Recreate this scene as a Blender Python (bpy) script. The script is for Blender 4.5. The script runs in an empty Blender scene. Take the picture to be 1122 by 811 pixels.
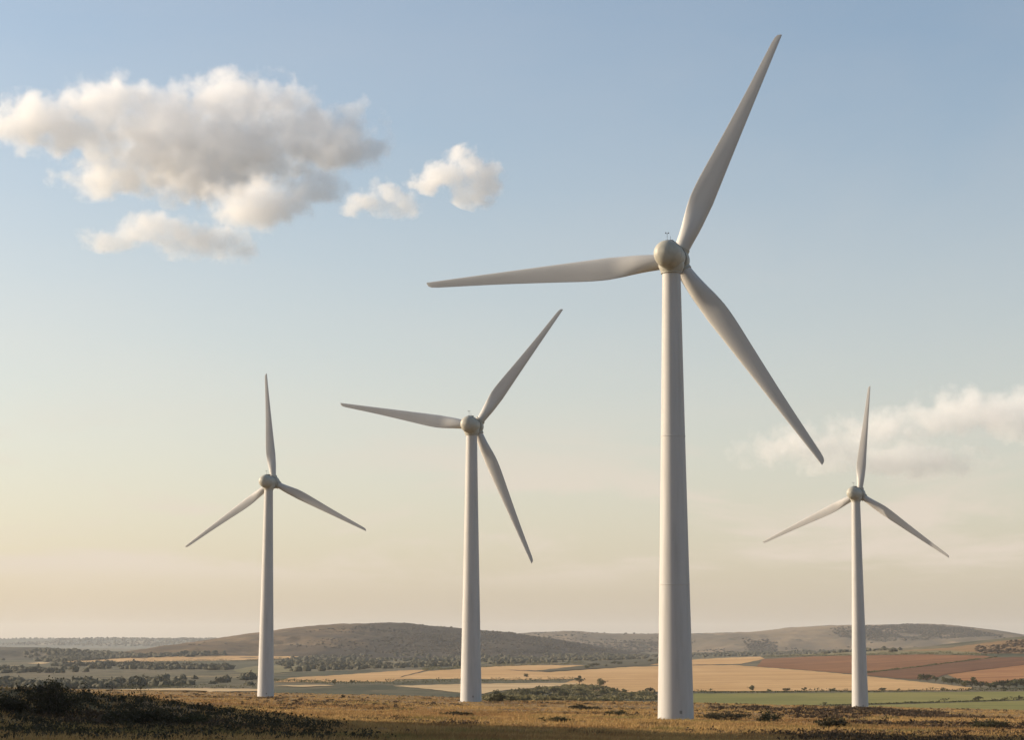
import bpy, bmesh, math, random
import numpy as np
from mathutils import Vector, Matrix

sc = bpy.context.scene
C = sc.collection
rng = np.random.default_rng(7)
random.seed(7)
R = math.radians

# ------------------------------------------------------------------ camera, sky, sun, exposure
FPX, W0, H0, VH = 2300.0, 1122.0, 811.0, 702.0        # focal length in photo pixels, photo size, horizon row
EYE = 40.0                                           # eye level; the valley floor lies about 35 m lower
PITCH = math.atan((VH - H0 / 2) / FPX)
cam = bpy.data.cameras.new('camera')
cam.sensor_width = 36.0
cam.lens = 36.0 * FPX / W0
cam.clip_start = 0.5
cam.clip_end = 60000.0
cam_ob = bpy.data.objects.new('camera', cam)
cam_ob.location = (0, 0, EYE)
cam_ob.rotation_euler = (R(90) + PITCH, 0, 0)
C.objects.link(cam_ob)
sc.camera = cam_ob

SUN_EL, SUN_LEFT = R(16.0), R(75.0)                   # sun low, left of and a little beyond the turbines
sun_dir = Vector((-math.sin(SUN_LEFT) * math.cos(SUN_EL), math.cos(SUN_LEFT) * math.cos(SUN_EL), math.sin(SUN_EL)))
w = bpy.data.worlds.new('World')
sc.world = w
w.use_nodes = True
nt = w.node_tree
sky = nt.nodes.new('ShaderNodeTexSky')
sky.sky_type = 'NISHITA'
sky.sun_disc = False
sky.sun_elevation = SUN_EL
sky.sun_rotation = -SUN_LEFT
sky.altitude = 200.0
sky.air_density = 1.0
sky.dust_density = 2.2
sky.ozone_density = 1.0
bg = nt.nodes['Background']
bg.inputs['Strength'].default_value = 0.10

sl = bpy.data.lights.new('sun', 'SUN')
sl.energy = 4.0
sl.angle = R(0.5)
sl.color = (1.0, 0.83, 0.63)
so = bpy.data.objects.new('sun', sl)
so.rotation_euler = sun_dir.to_track_quat('Z', 'Y').to_euler()
so.location = (0, 0, 300)
C.objects.link(so)

sc.render.engine = 'CYCLES'
sc.view_settings.view_transform = 'Standard'
sc.view_settings.look = 'None'
sc.view_settings.gamma = 1.0
sc.view_settings.exposure = 0.80
sc.cycles.use_denoising = True
sc.cycles.volume_bounces = 20
sc.cycles.max_bounces = 24
sc.cycles.volume_max_steps = 256


def ray(u, v):
    """Direction (y = 1) through a photograph pixel."""
    a, b = (u - W0 / 2) / FPX, -(v - H0 / 2) / FPX
    cp, sp = math.cos(PITCH), math.sin(PITCH)
    y = cp - sp * b
    return a / y, (sp + cp * b) / y


def at(u, v, y):
    a, b = ray(u, v)
    return Vector((a * y, y, EYE + b * y))


def tag(o, label=None, cat=None, group=None, kind=None):
    for k, val in (('label', label), ('category', cat), ('group', group), ('kind', kind)):
        if val:
            o[k] = val
    return o


class NB:
    """Small helper for wiring shader nodes."""
    def __init__(s, nt):
        s.nt = nt
        s.n, s.l = nt.nodes, nt.links

    def put(s, sock, val):
        if hasattr(val, 'is_linked'):
            s.l.new(val, sock)
        elif val is not None:
            sock.default_value = val

    def math(s, op, a, b=None, c=None, clamp=False):
        n = s.n.new('ShaderNodeMath')
        n.operation = op
        n.use_clamp = clamp
        for i, x in enumerate((a, b, c)):
            s.put(n.inputs[i], x)
        return n.outputs[0]

    def vec(s, op, a, b=None):
        n = s.n.new('ShaderNodeVectorMath')
        n.operation = op
        s.put(n.inputs[0], a)
        if op == 'SCALE':
            s.put(n.inputs['Scale'], b)
        elif b is not None:
            s.put(n.inputs[1], b)
        return n.outputs['Value'] if op in ('LENGTH', 'DOT_PRODUCT') else n.outputs[0]

    def noise(s, vec, scale, detail=4, rough=0.55, dist=0.0, color=False):
        n = s.n.new('ShaderNodeTexNoise')
        s.put(n.inputs['Vector'], vec)
        n.inputs['Scale'].default_value = scale
        n.inputs['Detail'].default_value = detail
        n.inputs['Roughness'].default_value = rough
        n.inputs['Distortion'].default_value = dist
        return n.outputs['Color' if color else 'Fac']

    def ramp(s, x, lo, hi, a=0.0, b=1.0, smooth=True):
        n = s.n.new('ShaderNodeMapRange')
        n.interpolation_type = 'SMOOTHSTEP' if smooth else 'LINEAR'
        for i, val in enumerate((x, lo, hi, a, b)):
            s.put(n.inputs[i], val)
        return n.outputs[0]

    def mix(s, f, a, b, mode='MIX'):
        n = s.n.new('ShaderNodeMix')
        n.data_type = 'RGBA'
        n.blend_type = mode
        s.put(n.inputs[0], f)
        for i, x in ((6, a), (7, b)):
            if isinstance(x, tuple) and len(x) == 3:
                x = x + (1.0,)
            s.put(n.inputs[i], x)
        return n.outputs[2]

    def coord(s, which='Object'):
        return s.n.new('ShaderNodeTexCoord').outputs[which]

    def scaled(s, vec, sc3):
        return s.vec('MULTIPLY', vec, sc3)


# thin high veil of cirrus that pales the sky towards the horizon, with faint streaks low down
nbw = NB(nt)
D = nbw.coord('Generated')
sepw = nt.nodes.new('ShaderNodeSeparateXYZ')
nt.links.new(D, sepw.inputs[0])
elev = sepw.outputs[2]
streak = nbw.noise(nbw.scaled(D, (1, 1, 5.5)), 6.5, 6, .6, .4)
low = nbw.math('MULTIPLY', nbw.ramp(elev, .02, .04), nbw.ramp(elev, .055, .12, 1.0, 0.0))
amt = nbw.ramp(elev, .035, .30, .42, .03)
wide = nbw.noise(nbw.scaled(D, (1, 1, 2.5)), 2.2, 5, .55, .3)
amt = nbw.math('ADD', amt, nbw.ramp(wide, .4, .75, -.03, .08))
pale = nbw.mix(amt, sky.outputs['Color'], (5.35, 4.5, 3.75))
pale = nbw.mix(nbw.math('MULTIPLY', low, nbw.ramp(streak, .44, .62, 0, .7)), pale, (4.55, 3.93, 3.36))
nt.links.new(pale, bg.inputs['Color'])


def mesh_np(name, verts, faces, mats=None, smooth=True, attrs=None):
    """Mesh from numpy arrays; faces is (n,3) or (n,4)."""
    me = bpy.data.meshes.new(name)
    verts = np.asarray(verts, np.float32)
    faces = np.asarray(faces, np.int32)
    k = faces.shape[1]
    me.vertices.add(len(verts))
    me.vertices.foreach_set('co', verts.ravel())
    me.loops.add(faces.size)
    me.loops.foreach_set('vertex_index', faces.ravel())
    me.polygons.add(len(faces))
    me.polygons.foreach_set('loop_start', np.arange(len(faces), dtype=np.int32) * k)
    me.polygons.foreach_set('use_smooth', np.full(len(faces), smooth))
    for nm, arr in (attrs or {}).items():
        a = me.attributes.new(nm, 'FLOAT', 'POINT')
        a.data.foreach_set('value', np.asarray(arr, np.float32))
    me.update(calc_edges=True)
    me.validate()
    for m in (mats or []):
        me.materials.append(m)
    return me


def link(name, me, parent=None):
    o = bpy.data.objects.new(name, me)
    C.objects.link(o)
    if parent:
        o.parent = parent
    return o

# ------------------------------------------------------------------ clouds
def cloud(name, label, blobs, dist, dens, soft=0.55, nscale=1.0, depth=1.0, warp=0.6, group='clouds in the sky', aniso=0.15, amp=2.7):
    """A real cloud: a lumpy hull of blobs with an uneven scattering volume in it.
    blobs: (u, v, ru, rv, optional weight) in photograph pixels, unfolded at the distance dist."""
    px = dist / FPX
    cu = sum(b[0] for b in blobs) / len(blobs)
    cv = sum(b[1] for b in blobs) / len(blobs)
    c0 = at(cu, cv, dist)
    bm = bmesh.new()
    ell = []
    for i, b in enumerate(blobs):
        ry = depth * math.sqrt(b[2] * b[3]) * px * 1.1
        dy = (b[5] if len(b) > 5 else random.uniform(-.25, .25)) * ry
        p = at(b[0], b[1], dist + dy) - c0
        rx, rz = b[2] * px * (1 + dy / dist), b[3] * px * (1 + dy / dist)
        ell.append((p, (rx, ry, rz), b[4] if len(b) > 4 else 1.0))
        m = Matrix.Translation(p) @ Matrix.Diagonal((rx * 1.3, ry * 1.3, rz * 1.35, 1))
        bmesh.ops.create_icosphere(bm, subdivisions=3, radius=1.0, matrix=m)
    me = bpy.data.meshes.new(name)
    bm.to_mesh(me)
    bm.free()
    o = bpy.data.objects.new(name, me)
    C.objects.link(o)
    o.location = c0
    md = o.modifiers.new('r', 'REMESH')
    md.mode = 'VOXEL'
    md.voxel_size = 10 * px
    dg = bpy.context.evaluated_depsgraph_get()
    me2 = bpy.data.meshes.new_from_object(o.evaluated_get(dg))
    o.modifiers.clear()
    o.data = me2
    me2.name = name
    m = bpy.data.materials.new(name)
    m.use_nodes = True
    nb = NB(m.node_tree)
    m.node_tree.nodes.remove(m.node_tree.nodes['Principled BSDF'])
    out = m.node_tree.nodes['Material Output']
    P = nb.coord('Object')
    s0 = nscale / (70 * px)
    big = nb.vec('SUBTRACT', nb.noise(P, s0, 2, .5, color=True), (.5, .5, .5))
    Pw = nb.vec('ADD', P, nb.vec('SCALE', big, warp * 70 * px))
    acc = None
    for p, r, wt in ell:
        q = nb.vec('MULTIPLY', nb.vec('SUBTRACT', Pw, tuple(p)), (1 / r[0], 1 / r[1], 1 / r[2]))
        d = nb.math('MULTIPLY', nb.math('SUBTRACT', 1.15, nb.vec('LENGTH', q)), wt)
        acc = d if acc is None else nb.math('SMOOTH_MAX', acc, d, 0.3)
    fine = nb.noise(P, s0 * 3.0, 8, .64)
    f = nb.math('ADD', acc, nb.math('MULTIPLY', nb.math('SUBTRACT', fine, .56), amp))
    den = nb.math('MULTIPLY', nb.ramp(f, 0.0, soft), dens)
    v = m.node_tree.nodes.new('ShaderNodeVolumeScatter')
    v.inputs['Color'].default_value = (1, 1, 1, 1)
    v.inputs['Anisotropy'].default_value = aniso
    nb.put(v.inputs['Density'], den)
    m.node_tree.links.new(v.outputs[0], out.inputs['Volume'])
    m.cycles.volume_sampling = 'MULTIPLE_IMPORTANCE'
    m.cycles.volume_step_rate = 0.22
    me2.materials.clear()
    me2.materials.append(m)
    tag(o, label, 'cloud', group)
    return o


cloud('cloud', 'large white and grey cumulus cloud high on the left', [
    (40, 134, 62, 32), (112, 113, 56, 34), (170, 130, 70, 40), (255, 116, 74, 42), (300, 118, 50, 34), (230, 165, 130, 48), (90, 152, 60, 28),
    (125, 193, 66, 25, 1, -.9), (350, 150, 70, 42), (400, 165, 36, 20), (285, 224, 64, 34, 1, -3.4), (345, 208, 40, 22, 1, -3.6), (220, 206, 56, 22, 1, -2.3), (392, 116, 18, 16)],
    4600, .019, aniso=0.1, depth=.75, amp=2.2)
cloud('cloud', 'thin white cloud streak just below the large cumulus', [
    (120, 262, 40, 13), (175, 255, 62, 20), (225, 266, 60, 18), (265, 278, 30, 10)], 4900, .013, aniso=0.0)
cloud('cloud', 'smallest white cloud puff right of the large cumulus', [
    (400, 224, 32, 13), (425, 212, 24, 18), (442, 227, 24, 12)], 6400, .013, nscale=1.4, aniso=0.0)
cloud('cloud', 'small bright round cloud puff above the second turbine', [
    (483, 196, 38, 16), (510, 178, 30, 20), (532, 195, 22, 28), (520, 210, 24, 18)], 6400, .017, nscale=1.4, aniso=0.0)
cloud('cloud', 'pale peach cloud bank at the right edge behind the smallest right turbine', [
    (1062, 449, 56, 30), (1115, 455, 60, 32), (1030, 462, 55, 20), (970, 470, 75, 20, .7), (880, 492, 85, 24, .6), (1000, 502, 90, 19, .9), (930, 500, 70, 18, .7),
    (1165, 462, 60, 32)], 7000, .0066, aniso=0.0, amp=2.2)

# ------------------------------------------------------------------ the lie of the land
_tab = np.random.default_rng(3).random((256, 256))


def vnoise(x, y):
    xi, yi = np.floor(x).astype(np.int64), np.floor(y).astype(np.int64)
    fx, fy = x - xi, y - yi
    fx, fy = fx * fx * (3 - 2 * fx), fy * fy * (3 - 2 * fy)
    g = lambda a, b: _tab[a & 255, b & 255]
    return ((g(xi, yi) * (1 - fx) + g(xi + 1, yi) * fx) * (1 - fy) +
            (g(xi, yi + 1) * (1 - fx) + g(xi + 1, yi + 1) * fx) * fy) * 2 - 1


def fbm(x, y, L, octs=4, gain=.5):
    x, y = np.asarray(x, float), np.asarray(y, float)
    r, a, f = 0, 1.0, 1.0 / L
    for k in range(octs):
        r = r + a * vnoise(x * f + 17.3 * k, y * f + 9.1 * k)
        a *= gain
        f *= 2.03
    return r


def sstep(x, a, b):
    t = np.clip((x - a) / (b - a), 0, 1)
    return t * t * (3 - 2 * t)


_py = np.arange(-3000, 2000, 10.0)
_pz = np.interp(_py, [-3000, -600, 0, 110, 150, 333, 560, 722, 850, 1000, 2000],
                [-6, -1.5, -2.5, -5.6, -7.0, -11.9, -16.8, -21.0, -23.4, -26.5, -40])
_k = np.exp(-np.linspace(-2, 2, 9) ** 2)
_pz = np.convolve(np.pad(_pz, 4, mode='edge'), _k / _k.sum(), 'valid')
VALLEY = -35.0


def gauss(x, y, cx, cy, sx, sy, h):
    return h * np.exp(-((x - cx) / sx) ** 2 / 2 - ((y - cy) / sy) ** 2 / 2)


def ground_h(x, y):
    x, y = np.asarray(x, float), np.asarray(y, float)
    P = np.interp(y, _py, _pz) - .019 * np.clip(x, -260, 260)
    P = P + .30 * fbm(x, y, 55, 3) + .16 * fbm(x, y, 9, 3) * sstep(y, 60, 150)
    P = P + gauss(x, y, -46, 188, 17, 22, 2.6)
    P = P + gauss(x, y, 70, 600, 70, 45, .9)
    P = P + gauss(x, y, SHADE_KNOLL[0], SHADE_KNOLL[1], SHADE_KNOLL[2], SHADE_KNOLL[3], SHADE_KNOLL[4])
    lip = 845 - .4 * np.clip(x, -400, 400) + 25 * vnoise(x / 90, y * 0 + .5)
    s = sstep(y, lip, lip + 260)
    V = VALLEY + .5 * fbm(x, y, 420, 3) + gauss(x, y, 1010, 3250, 300, 620, 46) + gauss(x, y, 750, 2700, 420, 560, 6) * 1.0
    V = V + 3.0 * fbm(x, y, 160, 3) * gauss(x, y, 1010, 3250, 300, 620, 1)
    side = sstep(np.abs(x), 500, 1500)
    return EYE + P * (1 - s) * (1 - side) + V * (1 - (1 - s) * (1 - side))


SHADE_KNOLL = (-185, 175, 40, 85, 85)        # steep unseen knoll added left of the view, shaped to shade the near ground


def hill_fn(y0, front, back, prof, lumps, L, seed):
    us = np.array([p[0] for p in prof], float)
    vs = np.array([p[1] for p in prof], float)
    xs = (us - W0 / 2) / FPX * y0
    zs = (VH - vs) / FPX * y0
    def f(x, y):
        x, y = np.asarray(x, float), np.asarray(y, float)
        cr = np.interp(x, xs, zs)
        yy = y + .18 * front * fbm(x + seed, y * 0, L * 1.7, 2)
        s = np.where(yy < y0, (y0 - yy) / front, (yy - y0) / back)
        s = np.clip(s, 0, 1)
        sh = (.5 + .5 * np.cos(s * np.pi)) ** .85
        hgt = cr - VALLEY + 4
        gul = fbm(x + seed, y * .5 + seed, L, 5, .52)
        z = VALLEY - 4 + hgt * sh + lumps * gul * sstep(sh, 0.02, .3) * np.minimum(1, (1.02 - sh) * 3 + .12)
        z = z + .10 * lumps * fbm(x + seed, y, L / 7, 4, .6)
        return EYE + z
    f.info = (y0, front, back, xs[0], xs[-1])
    return f


hills = {
    'main': hill_fn(5200, 1500, 1500, [(-60, 722), (60, 719), (150, 716), (200, 708), (240, 701), (300, 693.5), (345, 687.5), (375, 684.8), (405, 684.2), (425, 682.8), (445, 683.3),
                                       (500, 688), (560, 693), (600, 699), (640, 706), (690, 714), (760, 722)], 15, 420, 11),
    'ridge': hill_fn(7600, 1900, 2000, [(380, 720), (480, 704), (540, 696), (580, 693.2), (620, 691.3), (660, 692.8), (700, 694), (770, 694.5), (820, 694), (850, 692), (880, 689),
                                        (910, 687.5), (960, 686), (1000, 685), (1030, 685.8), (1060, 689), (1090, 694.5), (1122, 699), (1180, 706), (1300, 716)], 24, 600, 77),
    'far': hill_fn(11500, 2200, 2500, [(-500, 706), (-200, 701), (-60, 701), (0, 701), (40, 700), (90, 700.5), (130, 699.3), (180, 700.3), (240, 699.8), (320, 699), (460, 703), (600, 708)], 8, 900, 41),
    'low': hill_fn(4200, 700, 900, [(-300, 714), (-120, 709), (-20, 709.5), (30, 709.3), (60, 712.5), (100, 713.5), (135, 717), (180, 721)], 4, 220, 5),
}


def H(x, y):
    z = ground_h(x, y)
    for f in hills.values():
        z = np.maximum(z, f(x, y))
    return z


def drop(u, v, y0=900.0, y1=14000.0, fn=None):
    """Where the ray through a photograph pixel meets the land."""
    a, b = ray(u, v)
    ys = np.geomspace(y0, y1, 4000)
    zr = EYE + b * ys
    zt = (fn or H)(a * ys, ys)
    hit = np.nonzero(zr <= zt)[0]
    y = ys[hit[0]] if len(hit) else y1
    return float(a * y), float(y)


# ------------------------------------------------------------------ materials
def new_mat(name, rough=.9, spec=.2):
    m = bpy.data.materials.new(name)
    m.use_nodes = True
    b = m.node_tree.nodes['Principled BSDF']
    b.inputs['Roughness'].default_value = rough
    b.inputs['Specular IOR Level'].default_value = spec
    return m, NB(m.node_tree), b


def bump(nb, b, h, strength=.4, dist=.1):
    n = nb.n.new('ShaderNodeBump')
    n.inputs['Strength'].default_value = strength
    n.inputs['Distance'].default_value = dist
    nb.put(n.inputs['Height'], h)
    nb.l.new(n.outputs[0], b.inputs['Normal'])


def patchy(name, cols, scales, stretch=(1, 1, 1), bumpd=0, rough=.95, detail=6):
    """Colour broken up by noises of several sizes: cols[0] mixed towards the others."""
    m, nb, b = new_mat(name, rough, .1)
    P = nb.scaled(nb.coord('Object'), stretch)
    c = cols[0]
    for k, (col, sc_, lo, hi) in enumerate(scales):
        f = nb.ramp(nb.noise(nb.vec('ADD', P, (31.7 * k, 11.3 * k, 0)), sc_, detail, .6), lo, hi)
        c = nb.mix(f, c, cols[col])
    nb.put(b.inputs['Base Color'], c)
    if bumpd:
        bump(nb, b, nb.noise(P, scales[-1][1], 6, .65), .6, bumpd)
    return m


M = {}
# moor and valley share one sheet: tawny moor grass near, dull olive and brown pasture beyond the plateau's edge
m, nb, b = new_mat('moorland', .95, .1)
P = nb.coord('Object')
moor = nb.mix(nb.ramp(nb.noise(P, .035, 5, .6), .42, .62), (.30, .19, .075), (.20, .115, .055))
moor = nb.mix(nb.ramp(nb.noise(nb.vec('ADD', P, (50, 9, 0)), .05, 6, .65), .55, .70), moor, (.13, .115, .045))
moor = nb.mix(nb.ramp(nb.noise(nb.vec('ADD', P, (7, 90, 0)), .11, 6, .7), .58, .68), moor, (.055, .035, .024))
moor = nb.mix(nb.ramp(nb.noise(nb.vec('ADD', P, (3, 1, 0)), .9, 5, .7), .40, .75, 0, .7), moor, (.40, .29, .14))
moor = nb.mix(nb.ramp(nb.noise(P, 4.0, 4, .7), .35, .7, 0, .55), moor, (.10, .07, .035))
vst = nb.scaled(P, (1, .45, 1))
val = nb.mix(nb.ramp(nb.noise(vst, .0035, 6, .62), .40, .60), (.085, .085, .050), (.15, .125, .075))
val = nb.mix(nb.ramp(nb.noise(nb.vec('ADD', vst, (900, 0, 0)), .009, 6, .66), .52, .62), val, (.055, .060, .035))
val = nb.mix(nb.ramp(nb.noise(nb.vec('ADD', vst, (0, 700, 0)), .006, 4, .6), .60, .66), val, (.25, .19, .10))
val = nb.mix(nb.ramp(nb.noise(nb.vec('ADD', vst, (70, 30, 0)), .035, 7, .7), .50, .66, 0, .75), val, (.045, .045, .028))
val = nb.mix(nb.ramp(nb.noise(nb.vec('ADD', vst, (20, 370, 0)), .018, 6, .66), .56, .70, 0, .7), val, (.19, .145, .085))
sep = nb.n.new('ShaderNodeSeparateXYZ')
nb.l.new(P, sep.inputs[0])
edge = nb.math('ADD', sep.outputs[1], nb.math('MULTIPLY', sep.outputs[0], .4))
edge = nb.math('ADD', edge, nb.math('MULTIPLY', nb.noise(P, .02, 4, .6), 120))
nb.put(b.inputs['Base Color'], nb.mix(nb.ramp(edge, 980, 1080), moor, val))
bump(nb, b, nb.noise(P, 2.2, 6, .7), .8, .25)
M['ground'] = m
M['hill_scrub'] = patchy('scrub_hillside', [(.10, .085, .055), (.055, .055, .036), (.17, .13, .08), (.045, .048, .032)],
                         [(1, .0022, .42, .58), (2, .005, .55, .66), (3, .014, .54, .62)], (1, .6, 1), 3.0)
M['low_hill'] = M['hill_scrub']
m, nb, b = new_mat('broad_hill_slopes', .95, .1)
P = nb.coord('Object')
c = nb.mix(nb.ramp(nb.noise(P, .006, 6, .62), .42, .60), (.145, .098, .052), (.092, .066, .040))
c = nb.mix(nb.ramp(nb.noise(nb.vec('ADD', P, (300, 0, 0)), .016, 7, .68), .52, .66, 0, .8), c, (.060, .050, .034))
c = nb.mix(nb.ramp(nb.noise(nb.vec('ADD', P, (0, 500, 0)), .009, 5, .6), .60, .70, 0, .8), c, (.21, .15, .085))
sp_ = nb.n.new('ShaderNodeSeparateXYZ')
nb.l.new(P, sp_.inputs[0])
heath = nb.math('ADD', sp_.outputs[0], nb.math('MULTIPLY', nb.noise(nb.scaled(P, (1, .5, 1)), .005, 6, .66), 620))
c = nb.mix(nb.ramp(heath, -75, 30, 0, .88), c, nb.mix(nb.noise(P, .03, 6, .7), (.024, .023, .017), (.055, .044, .030)))  # darker tone mixed in towards the right flank, with a ragged edge
nb.put(b.inputs['Base Color'], c)
bump(nb, b, nb.noise(P, .03, 7, .7), .7, 5.0)
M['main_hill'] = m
M['ridge'] = patchy('ridge_pasture', [(.21, .155, .095), (.125, .10, .065), (.27, .195, .12), (.055, .052, .036)],
                    [(1, .0016, .42, .58), (2, .003, .56, .64), (3, .006, .57, .62)], (1, .5, 1), 4.0)
M['far'] = patchy('far_pasture', [(.12, .12, .09), (.07, .08, .06), (.20, .17, .12)],
                  [(1, .0012, .45, .58), (2, .003, .55, .64)], (1, .4, 1), 4.0)


def field_mat(name, base, light, dark, rows=0.0, ang=0.0):
    m, nb, b = new_mat(name, .95, .1)
    P = nb.coord('Object')
    c = nb.mix(nb.ramp(nb.noise(nb.scaled(P, (1, .4, 1)), .006, 5, .6), .38, .64), base, light)
    c = nb.mix(nb.ramp(nb.noise(nb.scaled(P, (1, .5, 1)), .02, 6, .65), .5, .72, 0, .6), c, dark)
    rot = nb.n.new('ShaderNodeVectorRotate')
    rot.rotation_type = 'Z_AXIS'
    nb.l.new(P, rot.inputs['Vector'])
    rot.inputs['Angle'].default_value = ang
    st = nb.scaled(rot.outputs[0], (1, .012, 1))
    c = nb.mix(nb.ramp(nb.noise(st, .09, 3, .6), .46, .62, 0, min(1, rows * 1.6)), c, dark)
    c = nb.mix(nb.ramp(nb.noise(P, .045, 7, .7), .52, .70, 0, .55), c, dark)
    nb.put(b.inputs['Base Color'], c)
    bump(nb, b, nb.noise(P, .5, 5, .7), .5, .3)
    return m


M['wheat'] = field_mat('stubble', (.50, .305, .130), (.58, .37, .17), (.40, .235, .10), .5, 1.2)
M['wheat_pale'] = field_mat('pale_stubble', (.50, .35, .18), (.57, .42, .23), (.40, .27, .14), .4, 1.35)
M['plough'] = field_mat('ploughed_soil', (.195, .085, .033), (.255, .118, .048), (.135, .060, .026), .5, 1.0)
M['plough_dark'] = field_mat('dark_ploughed_soil', (.145, .064, .028), (.195, .088, .036), (.10, .048, .024), .5, .8)
M['plough_pale'] = field_mat('pale_ploughed_soil', (.32, .150, .058), (.39, .195, .078), (.24, .108, .044), .5, .8)
M['green'] = field_mat('green_pasture', (.185, .178, .048), (.24, .21, .065), (.14, .14, .042), .4, 1.4)
M['olive'] = field_mat('olive_pasture', (.17, .15, .075), (.22, .18, .09), (.11, .11, .06), .3, 1.1)
M['knoll'] = field_mat('rusty_heath', (.20, .125, .058), (.27, .165, .075), (.10, .068, .036), .2, 1.1)
M['scrubland'] = field_mat('rough_scrubland', (.070, .065, .038), (.10, .085, .045), (.045, .045, .028), .2, 1.1)

# ------------------------------------------------------------------ ground sheet (moor, valley floor, knolls)
ys = [-2000.0]
y = -1400.0
while y < 60:
    ys.append(y)
    y += 60 if y < -200 else 20
y = 60.0
while y < 16500:
    ys.append(y)
    y += max(1.1, (y + 120) * .0058)
ys = np.array(ys + [16500.0])
tt = np.concatenate([-np.geomspace(1, .0355, 26) * 8.2 , np.linspace(-.288, .288, 480), np.geomspace(.0355, 1, 26) * 8.2])
TT, YY = np.meshgrid(tt, ys)
spread = np.maximum(YY, 60) + 40
XX = np.where(np.abs(TT) <= .29, TT * spread, np.sign(TT) * (.29 * spread + (np.abs(TT) - .29) * (420 + .07 * spread)))
ZZ = ground_h(XX, YY)
n0, n1 = XX.shape
idx = np.arange(n0 * n1).reshape(n0, n1)
quads = np.stack([idx[:-1, :-1], idx[:-1, 1:], idx[1:, 1:], idx[1:, :-1]], -1).reshape(-1, 4)
o = link('ground', mesh_np('ground', np.stack([XX, YY, ZZ], -1).reshape(-1, 3), quads, [M['ground']]))
tag(o, kind='structure')

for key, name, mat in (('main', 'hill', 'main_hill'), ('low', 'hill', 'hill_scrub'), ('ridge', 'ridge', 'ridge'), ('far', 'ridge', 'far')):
    f = hills[key]
    y0, fr, bk, xa, xb = f.info
    xs = np.linspace(xa, xb, 420)
    yy = np.concatenate([np.linspace(y0 - fr * 1.15, y0, 150), np.linspace(y0, y0 + bk, 60)[1:]])
    XX, YY = np.meshgrid(xs, yy)
    ZZ = f(XX, YY)
    n0, n1 = XX.shape
    idx = np.arange(n0 * n1).reshape(n0, n1)
    quads = np.stack([idx[:-1, :-1], idx[:-1, 1:], idx[1:, 1:], idx[1:, :-1]], -1).reshape(-1, 4)
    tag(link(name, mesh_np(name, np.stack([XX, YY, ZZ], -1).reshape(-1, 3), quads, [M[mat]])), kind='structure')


# ------------------------------------------------------------------ fields, draped over the valley floor
LIFT = [0.25]


def field(mat, poly, name='field'):
    pts = []
    for i in range(len(poly)):
        (u0, v0), (u1, v1) = poly[i], poly[(i + 1) % len(poly)]
        n = max(2, int(abs(u1 - u0) / 6 + abs(v1 - v0)))
        for k in range(n):
            t = k / n
            w_ = .35 * math.sin(u0 * 3.1 + k * 1.7) if 0 < k else 0
            x, y = drop(u0 + (u1 - u0) * t, v0 + (v1 - v0) * t + w_ * .5)
            pts.append((x, y))
    bm = bmesh.new()
    vs = [bm.verts.new((x, y, 0)) for x, y in pts]
    es = [bm.edges.new((vs[i], vs[(i + 1) % len(vs)])) for i in range(len(vs))]
    bmesh.ops.triangle_fill(bm, use_beauty=True, edges=es)
    for _ in range(5):
        long_ = [e for e in bm.edges if e.calc_length() > 55]
        if not long_:
            break
        bmesh.ops.subdivide_edges(bm, edges=long_, cuts=1)
        bmesh.ops.triangulate(bm, faces=bm.faces[:])
    LIFT[0] += .012
    co = np.array([v.co[:2] for v in bm.verts])
    z = H(co[:, 0], co[:, 1]) + LIFT[0]
    for v, h in zip(bm.verts, z):
        v.co.z = h
    bmesh.ops.recalc_face_normals(bm, faces=bm.faces[:])
    if sum(f.normal.z for f in bm.faces) < 0:
        bmesh.ops.reverse_faces(bm, faces=bm.faces[:])
    me = bpy.data.meshes.new(name)
    bm.to_mesh(me)
    bm.free()
    me.materials.append(M[mat])
    return tag(link(name, me), kind='structure')


field('green', [(752, 761), (930, 760), (1140, 758.5), (1140, 767), (945, 772.5), (752, 777)])
field('green', [(880, 778), (945, 774), (1140, 768.2), (1140, 784), (1010, 785), (880, 785)])
field('wheat_pale', [(1015, 783.5), (1060, 782.2), (1140, 783.5), (1140, 789), (1030, 787)])
field('wheat', [(690, 731.5), (760, 729.8), (806, 729.6), (830, 731.5), (880, 735.2), (932, 739.8), (979, 745), (1030, 750.5), (1066, 754.6), (1060, 757.2), (900, 758), (760, 758.5), (680, 759.5), (640, 757), (610, 752), (632, 745), (560, 745.8), (520, 744.8), (430, 745), (470, 735.8), (520, 733), (600, 737.4)])
field('wheat', [(300, 748.5), (318, 743.5), (372, 740.5), (438, 735.6), (470, 734.4), (440, 742), (430, 747.8)])
field('wheat', [(712, 729.5), (740, 724.5), (800, 721.2), (833, 720.2), (838, 722.5), (812, 728.2), (760, 729.2)])
field('wheat', [(545, 734.5), (587, 735.6), (641, 729.8), (590, 729.5), (520, 731.2), (505, 733)])
field('wheat_pale', [(430, 752.5), (520, 750.2), (606, 749.2), (640, 749.4), (600, 753.5), (545, 758), (525, 762), (498, 759.5), (470, 756)])
field('plough', [(829, 731), (836, 723), (880, 720.4), (935, 719), (1010, 718), (1078, 719.2), (1090, 721), (1031, 728), (955, 737.4), (935, 739.2), (880, 734.8)])
field('plough_dark', [(957, 737.8), (1033, 728.3), (1092, 721.2), (1140, 720), (1140, 727), (1075, 734.5), (1038, 739.6), (1016, 746), (985, 744.2), (940, 739.6)])
field('plough_pale', [(1038, 740.2), (1077, 734.8), (1140, 727.4), (1140, 742), (1081, 750), (1052, 746)])
field('olive', [(840, 719), (880, 716), (960, 714.5), (1040, 713), (1075, 716), (1075, 718.6), (1000, 717.4), (930, 718.4)])
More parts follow.
